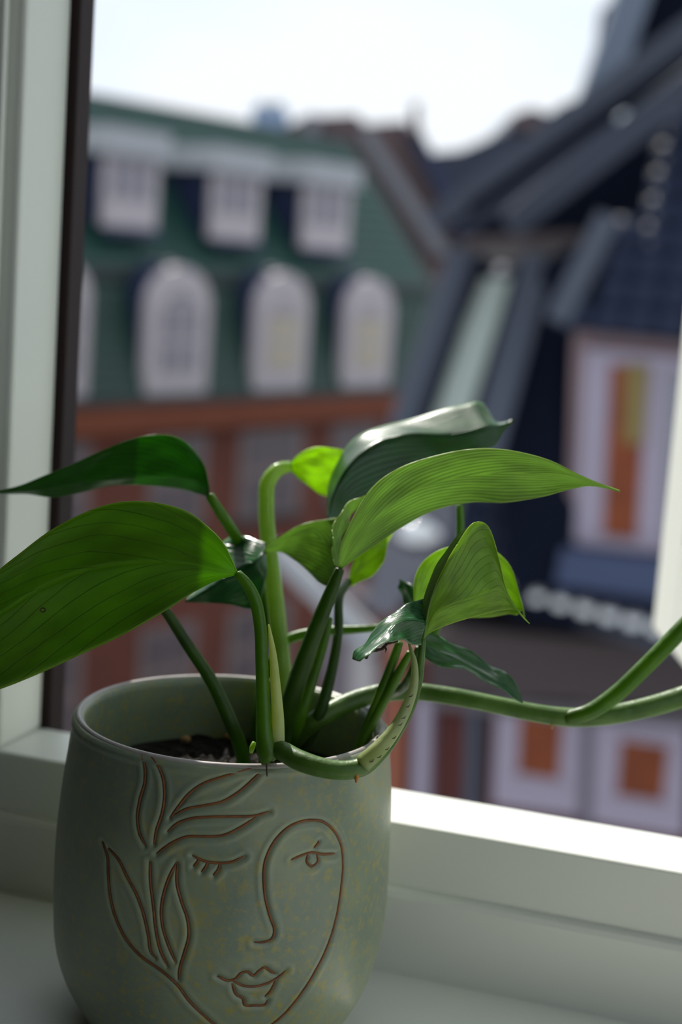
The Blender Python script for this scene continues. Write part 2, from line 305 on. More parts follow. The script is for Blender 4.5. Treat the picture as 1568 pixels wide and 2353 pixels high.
mx = N(t, 'ShaderNodeMix', data_type='RGBA'); lk(mu.outputs[0], mx.inputs[0]); lk(r1.outputs[0], mx.inputs[6]); mx.inputs[7].default_value = lin((168, 156, 76)); lk(mx.outputs[2], b.inputs['Base Color'])
b.inputs['Roughness'].default_value = .42; b.inputs['Coat Weight'].default_value = .15; b.inputs['Coat Roughness'].default_value = .25
bp = N(t, 'ShaderNodeBump', in_Strength=.12, in_Distance=.001); lk(n2.outputs[0], bp.inputs['Height']); lk(bp.outputs[0], b.inputs['Normal'])
OXIDE = mat('brown_oxide', (146, 90, 46), .6, noise=.5, nscale=300, rgb2=(106, 62, 30))
RIMM = mat('bare_clay_rim', (186, 182, 178), .4, noise=.5, nscale=120, rgb2=(156, 146, 140))
mb = MB(); mb.add(np.vstack([vo, vi]), pf)
pot = mb.build('flower_pot', GL, None, at=(PX, PY, 0), smooth=True)
props(pot, 'sage green ceramic flower pot with an engraved line-drawn face standing on the white sill', 'flower pot')
for k, ls in POLY.items():
    m = MB()
    for q in ls:
        z = q[:, 1]; r = pr(z) - .00042 + .0004*np.sin(3*(q[:, 0]-th0)+40*z) + .0003*np.sin(7*(q[:, 0]-th0)-90*z)
        taper = np.full(len(q), .00043); taper[:3] *= (.4, .65, .85); taper[-3:] *= (.85, .65, .4)
        m.tube(np.c_[PX+r*np.cos(q[:, 0]), PY+r*np.sin(q[:, 0]), z], taper, 8)
    m.build(k, OXIDE, pot, smooth=True)
ra = np.linspace(0, 2*math.pi, 97)[:-1]
MB().tube(np.array([(PX+.0541*math.cos(a), PY+.0541*math.sin(a), .11255) for a in np.r_[ra, ra[:2]]]), .00125, 10).build('rim_edge', RIMM, pot, smooth=True)

# potting soil
ZS = POT_H-.024; SOILM = mat('potting_soil', (44, 34, 27), .95, noise=.6, nscale=220, rgb2=(20, 16, 13), bump=1.0)
rr = np.r_[0, np.linspace(.003, .0518, 22)]; nn = 80; sv = [(PX, PY, ZS)]
for r in rr[1:]:
    for a in range(nn): sv.append((PX+r*math.cos(a*2*math.pi/nn), PY+r*math.sin(a*2*math.pi/nn), ZS + (rng.normal()*.0011 if r < .05 else 0)))
sf = [(0, 1+a, 1+(a+1) % nn) for a in range(nn)] + [(1+i*nn+a, 1+(i+1)*nn+a, 1+(i+1)*nn+(a+1) % nn, 1+i*nn+(a+1) % nn) for i in range(len(rr)-2) for a in range(nn)]
m = MB().add(sv, sf); lo = len(rr)-2
soil = m.build('potting_soil', SOILM, None, at=(PX, PY, ZS), smooth=False); props(soil, 'dark brown potting soil filling the green ceramic pot', 'soil', kind='stuff')
def lump(name, p, r, mt, label, group=None):
    v = []; k = 8
    for i in range(1, 5):
        for j in range(k):
            a, e = j*2*math.pi/k, -math.pi/2+i*math.pi/5; q = r*(1+.25*rng.normal()*.6); v.append((p[0]+q*1.3*math.cos(e)*math.cos(a), p[1]+q*math.cos(e)*math.sin(a), p[2]+q*.8*math.sin(e)))
    v += [(p[0], p[1], p[2]-r*.8), (p[0], p[1], p[2]+r*.8)]
    f = [(i*k+j, i*k+(j+1) % k, (i+1)*k+(j+1) % k, (i+1)*k+j) for i in range(3) for j in range(k)] + [(32, (j+1) % k, j) for j in range(k)] + [(33, 24+j, 24+(j+1) % k) for j in range(k)]
    o = MB().add(v, f).build(name, mt, None, at=p, smooth=True); return props(o, label, 'soil crumb', group)
PERL = mat('pale_crumb', (196, 158, 112), .8, noise=.5, nscale=300, rgb2=(160, 112, 70))
for (u, v), lb in zip(((427, 1703), (724, 1702), (524, 1696)), ('pale tan crumb on the soil near the front left rim', 'golden brown bark crumb on the soil right of the thick stalks', 'dull brown crumb on the soil behind the left thin stalk')):
    p = onz(u, v, ZS+.001); lump('soil_crumb', p + ZZ*.0008, .0017, PERL, lb, 'crumbs on the potting soil')
# ------------------------------------------------------------------ pothos plant
SOILC = np.array([PX, PY, ZS])
plant = empty('pothos_plant', (PX, PY, ZS), 'green pothos plant with heart-shaped leaves growing in the sage pot', 'house plant')
LM_DARK = leaf_mat('leaf_dark', (34, 78, 20), (28, 58, 22), (96, 168, 10), .24, .36)
LM_BIG = leaf_mat('leaf_big', (76, 116, 16), (52, 86, 14), (138, 190, 6), .42, .50, 6.0, .75, vw=.05, vc=.66, vm=.4)
LM_MID = leaf_mat('leaf_mid', (118, 152, 66), (76, 116, 36), (170, 204, 112), .42, .48, 8.0, 1.1, vw=.26, vc=.6)
LM_LIGHT = leaf_mat('leaf_light', (124, 160, 48), (100, 138, 36), (176, 214, 44), .36, .50, 8.0, 1.0, vw=.07, vc=.82, vm=.3)
LM_MIRROR = leaf_mat('leaf_mirror', (22, 70, 18), (18, 54, 18), (60, 140, 8), .30, .24, spec=.55)
LM_YOUNG = leaf_mat('leaf_young', (150, 190, 24), (120, 160, 24), (200, 240, 10), .36, .55)
LM_GLOSS = leaf_mat('leaf_gloss', (34, 84, 44), (24, 58, 34), (90, 160, 30), .25, .25, 9.0, .7, spec=.9)
BRUISE = mat('dry_brown_leaf', (58, 40, 22), .8)
def rough_edge(x, s): return x
def leaf(name, patches, mt, label=None, thick=.00035, nt=44, nw=15, wave=.0006, bowk=.30):
    """patches: lists of stations (left edge, midrib, right edge), each a (u, v, depth)"""
    V, F, UV = [], [], []; n0 = 0
    for st in patches:
        ed = np.array([[P(*q) for q in s] for s in st])              # k,3,3
        ts = np.r_[0, np.cumsum(np.linalg.norm(np.diff(ed[:, 1], axis=0), axis=1))]; ts = ts/ts[-1]
        tt = np.linspace(0, 1, nt); c = [cr_interp(ts, ed[:, i], tt) for i in range(3)]
        ww = np.linspace(-1, 1, nw)
        g = np.zeros((nt, nw, 3))
        for j, x in enumerate(ww):                                   # two gently bowed halves that meet in the midrib
            e = c[0] if x < 0 else c[2]; a = abs(x); bow = (a*(1-a))[None]*.0 if a in (0, 1) else a*(1-a)
            g[:, j] = c[1]*(1-a) + e*a
            nrm = np.cross(np.gradient(c[1], axis=0), c[2]-c[0]); nl = np.linalg.norm(nrm, axis=1)[:, None]; nrm = nrm/np.maximum(nl, 1e-9)
            hw = np.linalg.norm(e-c[1], axis=1)[:, None]
            g[:, j] += nrm*bow*hw*bowk*np.sign(np.dot(nrm.mean(0), CAM-c[1].mean(0)))*-1
            g[:, j] += nrm*wave*a*a*np.sin(tt*17+3*np.sign(x))[:, None]*np.clip(np.minimum(tt, 1-tt)*6, 0, 1)[:, None]
        V.append(g.reshape(-1, 3)); F += [(n0+i*nw+j, n0+(i+1)*nw+j, n0+(i+1)*nw+j+1, n0+i*nw+j+1) for i in range(nt-1) for j in range(nw-1)]
        UV += [(tt[i], (ww[j]+1)/2) for i in range(nt) for j in range(nw)]; n0 += nt*nw
    o = MB().add(np.vstack(V), F).build(name, mt, plant, smooth=True)
    ul = o.data.uv_layers.new(name='UVMap'); li = np.zeros(len(o.data.loops), int); o.data.loops.foreach_get('vertex_index', li)
    ul.data.foreach_set('uv', np.array(UV)[li].ravel())
    s = o.modifiers.new('thickness', 'SOLIDIFY'); s.thickness = thick; s.offset = 0
    if label: o['label'] = label
    return o
def stem(name, pts, mt, label=None, k=12, n=40, parent=None):
    """pts: (u, v, depth, width in pixels)"""
    p = np.array([[*P(u, v, d), .5*w*d/FPX] for u, v, d, w in pts]); q = smooth_path(p, n)
    o = MB().tube(q[:, :3], q[:, 3], k).build(name, mt, parent or plant, smooth=True)
    if label: o['label'] = label
    return o
SM_DARK = stem_mat('petiole_dark', (54, 84, 12), (38, 62, 10), (110, 160, 10), rough=.45)
SM_MID = stem_mat('petiole_mid', (82, 122, 18), (62, 100, 14), (140, 190, 16), rough=.42)
SM_PALE = stem_mat('petiole_pale', (156, 190, 96), (126, 166, 66), (200, 230, 60), .35, .2)
SM_VINE = stem_mat('vine_green', (64, 98, 26), (92, 126, 52), (120, 170, 24), .12, rough=.42)
SM_SHEATH = stem_mat('sheath_cream', (190, 200, 150), (160, 176, 116), (210, 220, 120), .4)
# big leaf at the left, front
leaf('leaf', [[((547,1316,0.5070),(547,1318,0.5070),(547,1320,0.5070)),
  ((520,1258,0.5043),(515,1312,0.5060),(505,1332,0.5073)),
  ((474,1208,0.5029),(462,1300,0.5060),(452,1358,0.5087)),
  ((425,1173,0.5021),(395,1292,0.5060),(385,1401,0.5096)),
  ((340,1152,0.5025),(310,1292,0.5070),(285,1457,0.5120)),
  ((245,1160,0.5035),(210,1306,0.5080),(190,1502,0.5139)),
  ((130,1211,0.5048),(105,1345,0.5090),(95,1547,0.5153)),
  ((50,1268,0.5061),(15,1400,0.5100),(0,1583,0.5163)),
  ((-25,1330,0.5076),(-70,1450,0.5110),(-90,1606,0.5169)),
  ((-110,1420,0.5085),(-140,1505,0.5110),(-165,1612,0.5151)),
  ((-190,1530,0.5099),(-205,1565,0.5110),(-215,1608,0.5123)),
  ((-262,1622,0.5110),(-263,1623,0.5110),(-264,1624,0.5110))]], LM_BIG, 'largest leaf, at the left, with one tiny brown spot', nt=60, nw=21)
bs = P(98, 1401, .4985)
# long leaf at the upper right
leaf('leaf', [[((778,1306,0.5430),(780,1308,0.5430),(783,1310,0.5430)),
  ((783,1255,0.5393),(800,1268,0.5420),(818,1283,0.5435)),
  ((808,1196,0.5385),(838,1218,0.5430),(862,1252,0.5460)),
  ((852,1128,0.5392),(890,1168,0.5450),(928,1211,0.5495)),
  ((920,1075,0.5393),(965,1122,0.5460),(1008,1170,0.5515)),
  ((1000,1046,0.5393),(1048,1098,0.5460),(1085,1152,0.5515)),
  ((1098,1033,0.5377),(1135,1088,0.5440),(1165,1156,0.5490)),
  ((1195,1040,0.5371),(1220,1087,0.5420),(1245,1143,0.5465)),
  ((1280,1062,0.5359),(1297,1092,0.5390),(1312,1122,0.5420)),
  ((1336,1092,0.5342),(1346,1105,0.5360),(1356,1115,0.5375)),
  ((1372,1109,0.5331),(1379,1115,0.5340),(1384,1120,0.5345)),
  ((1425,1127,0.5340),(1426,1129,0.5340),(1426,1131,0.5340))],
  [((778,1306,0.5459),(772,1303,0.5450),(768,1298,0.5440)),
  ((783,1250,0.5538),(772,1242,0.5520),(764,1232,0.5500)),
  ((795,1212,0.5593),(785,1196,0.5570),(776,1188,0.5550)),
  ((812,1180,0.5633),(808,1160,0.5610),(806,1154,0.5595)),
  ((838,1143,0.5615),(838,1141,0.5610),(839,1139,0.5605))]], LM_MID, 'long light green leaf pointing right with a narrow drip tip', nt=56)
# leaf behind it, its glossy face catching the sky
leaf('leaf', [[((752,1196,0.5850),(753,1196,0.5850),(754,1196,0.5862)),
  ((756,1120,0.6055),(765,1140,0.5920),(790,1192,0.5932)),
  ((775,1062,0.6115),(808,1064,0.5980),(850,1150,0.5992)),
  ((812,1012,0.6165),(868,1018,0.6030),(930,1110,0.6042)),
  ((878,978,0.6195),(950,997,0.6060),(1010,1075,0.6072)),
  ((965,957,0.6205),(1030,1000,0.6070),(1075,1052,0.6082)),
  ((1060,934,0.6215),(1095,992,0.6080),(1115,1034,0.6092)),
  ((1112,928,0.6225),(1128,982,0.6090),(1140,1022,0.6102)),
  ((1138,968,0.6235),(1150,978,0.6100),(1156,992,0.6112)),
  ((1180,964,0.6100),(1180,966,0.6100),(1180,968,0.6112))]], LM_MIRROR, 'dark green leaf whose glossy upper face mirrors the bright sky', nt=50, bowk=.04)
# small yellow-green leaf at the centre
leaf('leaf', [[((664,1068,0.6250),(664,1072,0.6250),(664,1076,0.6250)),
  ((690,1042,0.6184),(690,1070,0.6220),(688,1100,0.6232)),
  ((725,1029,0.6172),(722,1072,0.6220),(712,1120,0.6244)),
  ((770,1030,0.6176),(765,1075,0.6230),(744,1138,0.6266)),
  ((820,1050,0.6192),(812,1085,0.6240),(790,1142,0.6276)),
  ((860,1110,0.6280),(860,1112,0.6280),(860,1114,0.6280))]], LM_YOUNG, 'small yellow-green leaf bent over at the centre')
# leaf behind at the left
leaf('leaf', [[((481,1118,0.5850),(481,1124,0.5850),(481,1142,0.5850)),
  ((470,1072,0.5870),(455,1102,0.5880),(452,1134,0.5920)),
  ((445,1032,0.5870),(415,1096,0.5890),(412,1124,0.5930)),
  ((395,1000,0.5872),(345,1094,0.5900),(338,1114,0.5940)),
  ((325,1004,0.5867),(272,1098,0.5900),(262,1116,0.5940)),
  ((235,1034,0.5870),(195,1108,0.5900),(190,1130,0.5940)),
  ((140,1078,0.5867),(120,1120,0.5890),(118,1142,0.5930)),
  ((60,1112,0.5867),(52,1128,0.5880),(50,1136,0.5920)),
  ((-12,1129,0.5870),(-12,1131,0.5870),(-12,1133,0.5870))]], LM_DARK, 'dark leaf behind at the left with a long tip and pale fold', nt=50, bowk=.06)
# middle leaf: two halves folded over its rib
leaf('leaf', [[((774,1330,0.5750),(776,1340,0.5750),(778,1350,0.5750)),
  ((800,1260,0.5787),(768,1290,0.5800),(745,1345,0.5821)),
  ((806,1200,0.5845),(745,1245,0.5860),(712,1318,0.5896)),
  ((765,1191,0.5857),(705,1225,0.5880),(680,1288,0.5916)),
  ((690,1210,0.5850),(655,1240,0.5880),(645,1270,0.5910)),
  ((618,1246,0.5855),(612,1256,0.5880),(606,1272,0.5904))]], LM_MID, 'middle leaf with pale green marbling behind the stalks')
leaf('leaf', [[((612,1248,0.5920),(612,1254,0.5920),(610,1262,0.5920)),
  ((570,1234,0.6000),(590,1290,0.5860),(612,1330,0.5896)),
  ((530,1233,0.6060),(555,1308,0.5880),(592,1392,0.5936)),
  ((498,1262,0.6050),(510,1335,0.5880),(530,1390,0.5932)),
  ((462,1322,0.6000),(468,1360,0.5890),(478,1384,0.5926)),
  ((425,1382,0.5900),(426,1383,0.5900),(427,1384,0.5900))]], LM_GLOSS, 'lower middle leaf, its upper edge white with sky shine')
# curled leaf with a torn lobe
leaf('leaf', [[((974,1466,0.5130),(976,1467,0.5130),(980,1460,0.5130)),
  ((985,1395,0.5138),(1000,1412,0.5130),(1000,1448,0.5146)),
  ((1008,1330,0.5153),(1040,1388,0.5140),(1042,1432,0.5164)),
  ((1050,1250,0.5180),(1085,1374,0.5160),(1085,1418,0.5192)),
  ((1092,1200,0.5201),(1118,1362,0.5180),(1125,1408,0.5212)),
  ((1128,1215,0.5210),(1148,1356,0.5190),(1155,1402,0.5214)),
  ((1146,1280,0.5213),(1166,1370,0.5200),(1178,1400,0.5216)),
  ((1158,1345,0.5216),(1180,1392,0.5210),(1192,1410,0.5218)),
  ((1187,1394,0.5222),(1200,1416,0.5220),(1204,1420,0.5220)),
  ((1217,1431,0.5230),(1217,1432,0.5230),(1218,1433,0.5230))]], LM_LIGHT, 'pale upright half of the curled leaf', nt=54)
leaf('leaf', [[((970,1470,.512),(974,1468,.511),(978,1460,.512)),
  ((972,1420,.514),(980,1424,.511),(990,1416,.515)),
  ((977,1372,.517),(992,1374,.513),(1008,1366,.519)),
  ((997,1312,.522),(1014,1316,.517),(1034,1308,.523)),
  ((1032,1256,.527),(1046,1258,.523),(1064,1250,.527)),
  ((1066,1220,.530),(1074,1222,.528),(1084,1214,.530)),
  ((1092,1199,.532),(1093,1200,.532),(1094,1201,.532))]], LM_MID, 'narrow folded rim of the curled leaf')
torn = leaf('leaf', [[((986,1372,0.5205),(982,1430,0.5120),(968,1482,0.5045)),
  ((958,1380,0.5165),(955,1425,0.5080),(942,1478,0.5005)),
  ((925,1394,0.5115),(922,1428,0.5030),(918,1470,0.4955)),
  ((893,1416,0.5075),(896,1442,0.4990),(898,1472,0.4915)),
  ((862,1450,0.5055),(872,1462,0.4970),(876,1486,0.4895)),
  ((836,1478,0.5035),(846,1485,0.4950),(852,1497,0.4875)),
  ((814,1498,0.5025),(824,1506,0.4940),(838,1510,0.4865)),
  ((811,1514,0.5035),(816,1517,0.4950),(828,1518,0.4875))]], LM_GLOSS, 'glossy dark lobe with a torn brown edge', nw=17)
m = MB()
tp = [(968,1483),(942,1479),(918,1471),(900,1473),(885,1480),(878,1488),(862,1492),(850,1498),(840,1510)]
q = smooth_path([P(u, v+2, .5015+.008*(u-850)/130) for u, v in tp], 36)[14:]
m.tube(q, .00042+.00032*rng.random(len(q)), 6); m.tube([P(884,1484,.5015), P(888,1493,.5012), P(886,1499,.501)], [.0004,.0003,.0001], 6)
o = m.build('torn_edge', BRUISE, plant); o['label'] = 'dry brown torn edge of the curled leaf'
# round leaf behind the curled leaf
leaf('leaf', [[((952,1392,0.5560),(958,1402,0.5560),(970,1412,0.5560)),
  ((952,1335,0.5564),(1000,1390,0.5580),(1030,1420,0.5600)),
  ((985,1280,0.5572),(1050,1366,0.5600),(1090,1420,0.5624)),
  ((1050,1254,0.5588),(1105,1345,0.5620),(1140,1416,0.5648)),
  ((1130,1262,0.5588),(1150,1345,0.5620),(1172,1412,0.5644)),
  ((1180,1312,0.5604),(1182,1366,0.5620),(1190,1412,0.5636)),
  ((1196,1372,0.5606),(1197,1388,0.5610),(1200,1402,0.5614)),
  ((1206,1418,0.5600),(1206,1419,0.5600),(1206,1420,0.5600))]], LM_LIGHT, 'round light green leaf behind the curled leaf')
# low leaf pointing down to the right
leaf('leaf', [[((962,1452,.548),(962,1470,.546),(964,1500,.545)),
  ((1005,1460,.553),(1000,1495,.546),(995,1524,.542)),
  ((1062,1488,.556),(1058,1518,.548),(1052,1535,.542)),
  ((1120,1522,.556),(1112,1548,.548),(1105,1557,.543)),
  ((1168,1553,.553),(1160,1578,.547),(1152,1585,.543)),
  ((1194,1586,.549),(1184,1598,.546),(1178,1603,.543)),
  ((1202,1614,.545),(1202,1615,.545),(1202,1616,.545))]], LM_GLOSS, 'low leaf pointing down to the right below the curled leaf')
# small pieces deep in the plant
leaf('leaf', [[((800,1345,.60),(802,1348,.60),(806,1348,.60)),
  ((812,1290,.606),(830,1310,.602),(850,1325,.60)),
  ((838,1258,.61),(856,1282,.605),(878,1300,.602)),
  ((880,1240,.61),(884,1252,.607),(888,1262,.605)),
  ((905,1215,.61),(906,1216,.61),(907,1217,.61))]], LM_YOUNG, 'small sunlit leaf behind the long leaf')
leaf('leaf', [[((918,1330,.59),(922,1332,.59),(926,1334,.59)),
  ((918,1355,.592),(936,1352,.588),(952,1348,.586)),
  ((930,1385,.592),(945,1375,.588),(958,1370,.586)),
  ((952,1400,.59),(953,1400,.59),(954,1400,.59))]], LM_GLOSS, 'small teal leaf end beside the round leaf')
# leaf stalks
def SG(u, v):                                      # a stalk's foot: just under the soil, inside the pot wall
    p = onz(u, v, ZS-.004); q = p[:2]-PC[:2]; r = np.linalg.norm(q)
    if r > .043: p[:2] = PC[:2] + q*(.043/r)
    p = p-CAM; d = float(np.dot(p, FW)); return (784+FPX*np.dot(p, CR)/d, 1176.5-FPX*np.dot(p, CU)/d, d)
S_ = lambda u, v, w: SG(u, v) + (w,)
stem('petiole', [(546,1317,.507,20),(566,1340,.507,26),(585,1375,.507,29),(597,1430,.507,30),(602,1520,.506,31),(605,1620,.505,34),(610,1700,.504,44),(616,1732,.5032,52),(622,1746,.5032,44)], SM_MID, 'curved stalk of the largest leaf')
stem('sheath', [(618,1436,.5075,5),(627,1500,.507,17),(634,1580,.506,24),(639,1660,.505,30),(637,1728,.504,36)], SM_SHEATH, 'cream papery sheath along the front stalk')
stem('petiole', [(781,1308,.543,22),(765,1350,.545,30),(735,1425,.549,37),(700,1515,.553,42),(668,1610,.556,44),S_(640,1760,46)], SM_DARK, 'thick dark stalk of the long right leaf')
stem('petiole', [(758,1420,.575,16),(750,1455,.573,20),(722,1550,.57,25),(696,1630,.568,30),S_(668,1745,34)], SM_MID)
stem('petiole', [(800,1338,.60,20),(780,1372,.588,20),(778,1450,.578,22),(762,1545,.573,25),(738,1630,.57,30),S_(706,1735,34)], SM_DARK)
stem('petiole', [(666,1072,.625,26),(640,1078,.622,32),(617,1105,.62,36),(612,1160,.618,37),(618,1250,.612,38),(630,1350,.606,40),(640,1450,.60,42),(650,1560,.594,44),S_(662,1715,44)], SM_PALE, 'tall pale yellow-green stalk with a bright glint')
stem('petiole', [(481,1138,.585,22),(508,1180,.586,26),(543,1235,.602,27),(590,1330,.612,28),(630,1480,.602,28),S_(668,1725,30)], SM_MID)
stem('petiole', [(300,1300,.545,20),(378,1400,.55,24),(430,1480,.555,27),(488,1568,.558,30),(535,1670,.56,32),S_(566,1770,34)], SM_DARK)
leaf('leaf', [[((300,1300,.545),(300,1302,.545),(300,1304,.545)),((260,1255,.549),(262,1300,.545),(268,1350,.541)),((190,1262,.552),(195,1325,.546),(205,1385,.541)),((120,1320,.552),(130,1365,.547),(145,1410,.543)),((60,1420,.548),(60,1421,.548),(60,1422,.548))]], LM_DARK, 'leaf hidden behind the largest leaf', nt=24, nw=9)
stem('petiole', [(960,1430,.60,12),(890,1440,.60,16),(840,1445,.60,18),(780,1448,.602,22),(710,1455,.604,24),(655,1475,.604,26),(630,1510,.603,26),S_(610,1705,28)], SM_MID, 'pale stalk crossing behind the thick stalks')
stem('petiole', [(918,1478,.545,18),(900,1530,.552,22),(876,1590,.554,23),(849,1660,.557,24),(832,1704,.557,25),(806,1772,.556,27)], SM_MID)
stem('petiole', [(942,1500,.543,16),(918,1545,.55,22),(886,1606,.553,23),(855,1664,.556,22),(838,1700,.556,22),(816,1772,.556,24)], SM_MID)
stem('petiole', [(962,1490,.546,18),(950,1540,.556,22),(925,1580,.57,24),(900,1592,.58,26)], SM_DARK)
stem('petiole', [(1057,1160,.60,18),(1058,1215,.598,20),(1050,1300,.592,22),(1000,1450,.585,22),(925,1585,.58,24)], SM_MID)
# vines
stem('vine', [(612,1770,.535,34),(612,1735,.519,36),(616,1720,.509,38),(640,1722,.5035,44),(690,1748,.4975,48),(740,1764,.4955,46),(790,1770,.4955,44),(832,1762,.497,44),(872,1728,.4985,42),(910,1680,.501,34),(942,1622,.505,28),(962,1560,.509,22),(968,1510,.512,18),(972,1468,.513,15)], SM_VINE, 'fat looping vine in front of the rim ending in the curled leaf', k=14, n=70)
stem('sheath', [(940,1478,.509,5),(952,1520,.507,14),(952,1570,.505,20),(934,1628,.5015,26),(902,1684,.4985,32),(866,1726,.4965,40),(834,1756,.496,44)], SM_SHEATH, 'pale scarred sheath on the loop of the front vine')
m = MB()
for u, v in ((945,1598),(938,1622),(928,1648),(920,1664),(906,1694),(890,1720),(872,1738),(855,1748)):
    m.tube([P(u-5, v+3, .4932), P(u+1, v+2, .4928), P(u+5, v-3, .4932)], [.0001, .00022, .0001], 6)
o = m.build('scar_marks', BRUISE, plant); o['kind'] = 'stuff'
stem('aerial_root', [(820,1778,.4945,12),(820,1790,.4945,10),(819,1799,.4945,4)], mat('root_amber', (176, 122, 40), .5), 'amber aerial root nub under the vine', n=8)
stem('aerial_root', [(612,1742,.502,5),(613,1765,.5018,4),(614,1784,.5018,3)], BRUISE, 'short black root hair at the front node', n=8, k=6)
stem('aerial_root', [(612,1746,.502,4),(628,1752,.5005,4),(642,1748,.5,3)], BRUISE, None, n=8, k=6)
stem('root_nub', [(584,1706,.507,10),(580,1718,.506,13),(577,1730,.506,9)], SM_PALE, 'pale root nub beside the front stalk', n=8)
stem('vine', [S_(700,1716,44),(735,1650,.572,46),(800,1615,.578,46),(880,1592,.582,44),(960,1590,.582,42),(1050,1602,.58,42),(1150,1622,.578,42),(1240,1640,.576,44),(1300,1648,.575,46),(1380,1646,.575,46),(1470,1630,.576,48),(1568,1602,.578,50),(1680,1560,.58,50)], SM_VINE, 'long vine trailing over the rim to the right', n=60)
stem('petiole', [(1300,1650,.574,34),(1350,1638,.572,38),(1410,1600,.57,40),(1480,1535,.568,40),(1568,1445,.566,40),(1640,1370,.564,36)], SM_MID, 'stalk branching upward from the trailing vine')
stem('aerial_root', [(1270,1655,.574,10),(1269,1668,.574,7),(1268,1675,.574,4)], mat('root_tan', (170, 130, 70), .5), None, n=6)
o = MB().tube(smooth_path([P(*q) for q in ((92,1401,.4990),(97,1397,.4990),(104,1400,.4990),(103,1405,.4990),(97,1406,.4990),(92,1402,.4990))], 16), .00022, 6).build('brown_spot', BRUISE, plant); o['label'] = 'tiny brown spot on the largest leaf'
# ------------------------------------------------------------------ street and houses outside
def cam_xy(u, d):                                  # horizontal place at depth d under image column u (on the horizon)
    r = ray(u, 555+.07*u); q = CAM + r*d; return q
def strip(name, mt, parent, o, a, b, c, bevel=0): return MB().obox(o, a, b, c).build(name, mt, parent, bevel=bevel)
KX = .68                                           # street side: all colours scaled darker to offset the stronger sky
STREET = mat('street_asphalt', (96, 94, 92), .9, noise=.5, nscale=.6, rgb2=(80, 78, 77))
m = MB(); m.box((-80, 1.2, -16.2), (80, 140, -16)); struct(m.build('street', STREET))
def slate(name, a, b, **k): return mat(name, a, .55, noise=.6, nscale=1.6, rgb2=b, **k)
GREEN = slate('green_slate', (34, 86, 76), (26, 72, 64)); GREEN2 = slate('green_slate_lower', (32, 74, 56), (28, 66, 58))
NAVY = mat('navy_lead', (30, 44, 82), .6); LEADW = mat('pale_zinc', (206, 208, 212), .6); WHITEF = mat('off_white_frame', (226, 214, 218), .6)  # WHITEF: one even, slightly greyed white
PANE = mat('dim_pane', (150, 146, 158), .2); PALEP = mat('pale_pane', (196, 186, 192), .3); CURT = mat('cream_curtain', (226, 214, 184), .8); WOODP = mat('orange_blind', (160, 74, 18), .7, noise=.5, nscale=3, rgb2=(122, 52, 8))
def brick_mat(name, a, b, mo, sc=1.0):
    m = bpy.data.materials.new(name); m.use_nodes = True; t = m.node_tree; bs = t.nodes['Principled BSDF']
    c = N(t, 'ShaderNodeTexCoord'); n = N(t, 'ShaderNodeTexNoise', in_Scale=1.3*sc, in_Detail=6.0); t.links.new(c.outputs['Object'], n.inputs['Vector'])
    r = N(t, 'ShaderNodeValToRGB'); r.color_ramp.elements[0].position = .3; r.color_ramp.elements[1].position = .7; r.color_ramp.elements[0].color = lin(a); r.color_ramp.elements[1].color = lin(b)
    t.links.new(n.outputs[0], r.inputs[0]); t.links.new(r.outputs[0], bs.inputs['Base Color']); bs.inputs['Roughness'].default_value = .85; return m
BRICK = brick_mat('red_brick', (116, 62, 48), (132, 70, 50), None); BRICKO = brick_mat('orange_brick', (142, 74, 48), (152, 82, 50), None)
FRAMEG = mat('grey_window_frame', (148, 128, 126), .7); PANED = mat('dark_pane', (104, 94, 100), .3)
DARKGUT = mat('dark_gutter', (48, 60, 62), .5)
# --- corner house with the green mansard roof, its front running away to the right
E1 = .572*R0 + .82*FH; N1 = .82*R0 - .572*FH
F0 = cam_xy(410, 25.0)
def fp(u, v, off=0.0):                             # pixel on the front plane, pushed out by off -> (s, z)
    p = onp(u, v, F0 + N1*off, N1); return float(np.dot(p-F0, E1)), float(p[2])
def fw(s, t, z): q = F0 + E1*s + N1*t; return np.array([q[0], q[1], z])
zc = fp(410, 922)[1]; zg = fp(500, 640, -.55)[1]; s_end = fp(1000, 600, -.55)[0]; zr = fp(700, 314, -2.9)[1]; s0 = -12.0
green = empty('mansard_house', fw(0, 0, -16), 'corner house with green slate mansard roof, white dormers and red brick walls', 'house')
def gbox(name, mt, s1, s2, t1, t2, z1, z2, par=None): return strip(name, mt, par or green, fw(s1, t1, z1), E1*(s2-s1), N1*(t2-t1), ZZ*(z2-z1))
gbox('brick_wall', BRICK, s0, s_end, -7, 0, -16, zc-.42); gbox('cornice', BRICKO, s0, s_end+.05, -7, .28, zc-.42, zc+.02); gbox('gutter', DARKGUT, s0, s_end+.08, .02, .34, zc+.02, zc+.14)
def gslope(name, mt, t1, z1, t2, z2, n):           # courses of slate, each with its own lip
    MB().prism([fw(s0, t1, z1), fw(s0, t2, z2), fw(s0, -7, z2), fw(s0, -7, z1)], E1*(s_end-s0)).build(name+'_body', mt, green)
    nn = np.cross(E1, N1*(t2-t1)+ZZ*(z2-z1)); nn /= np.linalg.norm(nn); nn *= np.sign(np.dot(nn, N1))
    for i in range(n):
        a = fw(s0, t1+(t2-t1)*i/n, z1+(z2-z1)*i/n); b = N1*(t2-t1)/n + ZZ*(z2-z1)/n
        strip('slate_course', mt, green, a+nn*.02, E1*(s_end-s0), b*1.02, nn*.025) if False else MB().prism([a, a+nn*.045, a+b+nn*.012, a+b], E1*(s_end-s0)).build('slate_course', mt, green)
gslope('lower_roof', GREEN2, 0.0, zc+.1, -.55, zg, 10)
gbox('roof_band', DARKGUT, s0, s_end+.05, -7, -.42, zg-.08, zg+.12)
gslope('upper_roof', GREEN, -.6, zg+.1, -2.9, zr, 14)
gbox('ridge_cap', DARKGUT, s0, s_end, -3.3, -2.85, zr-.05, zr+.08)
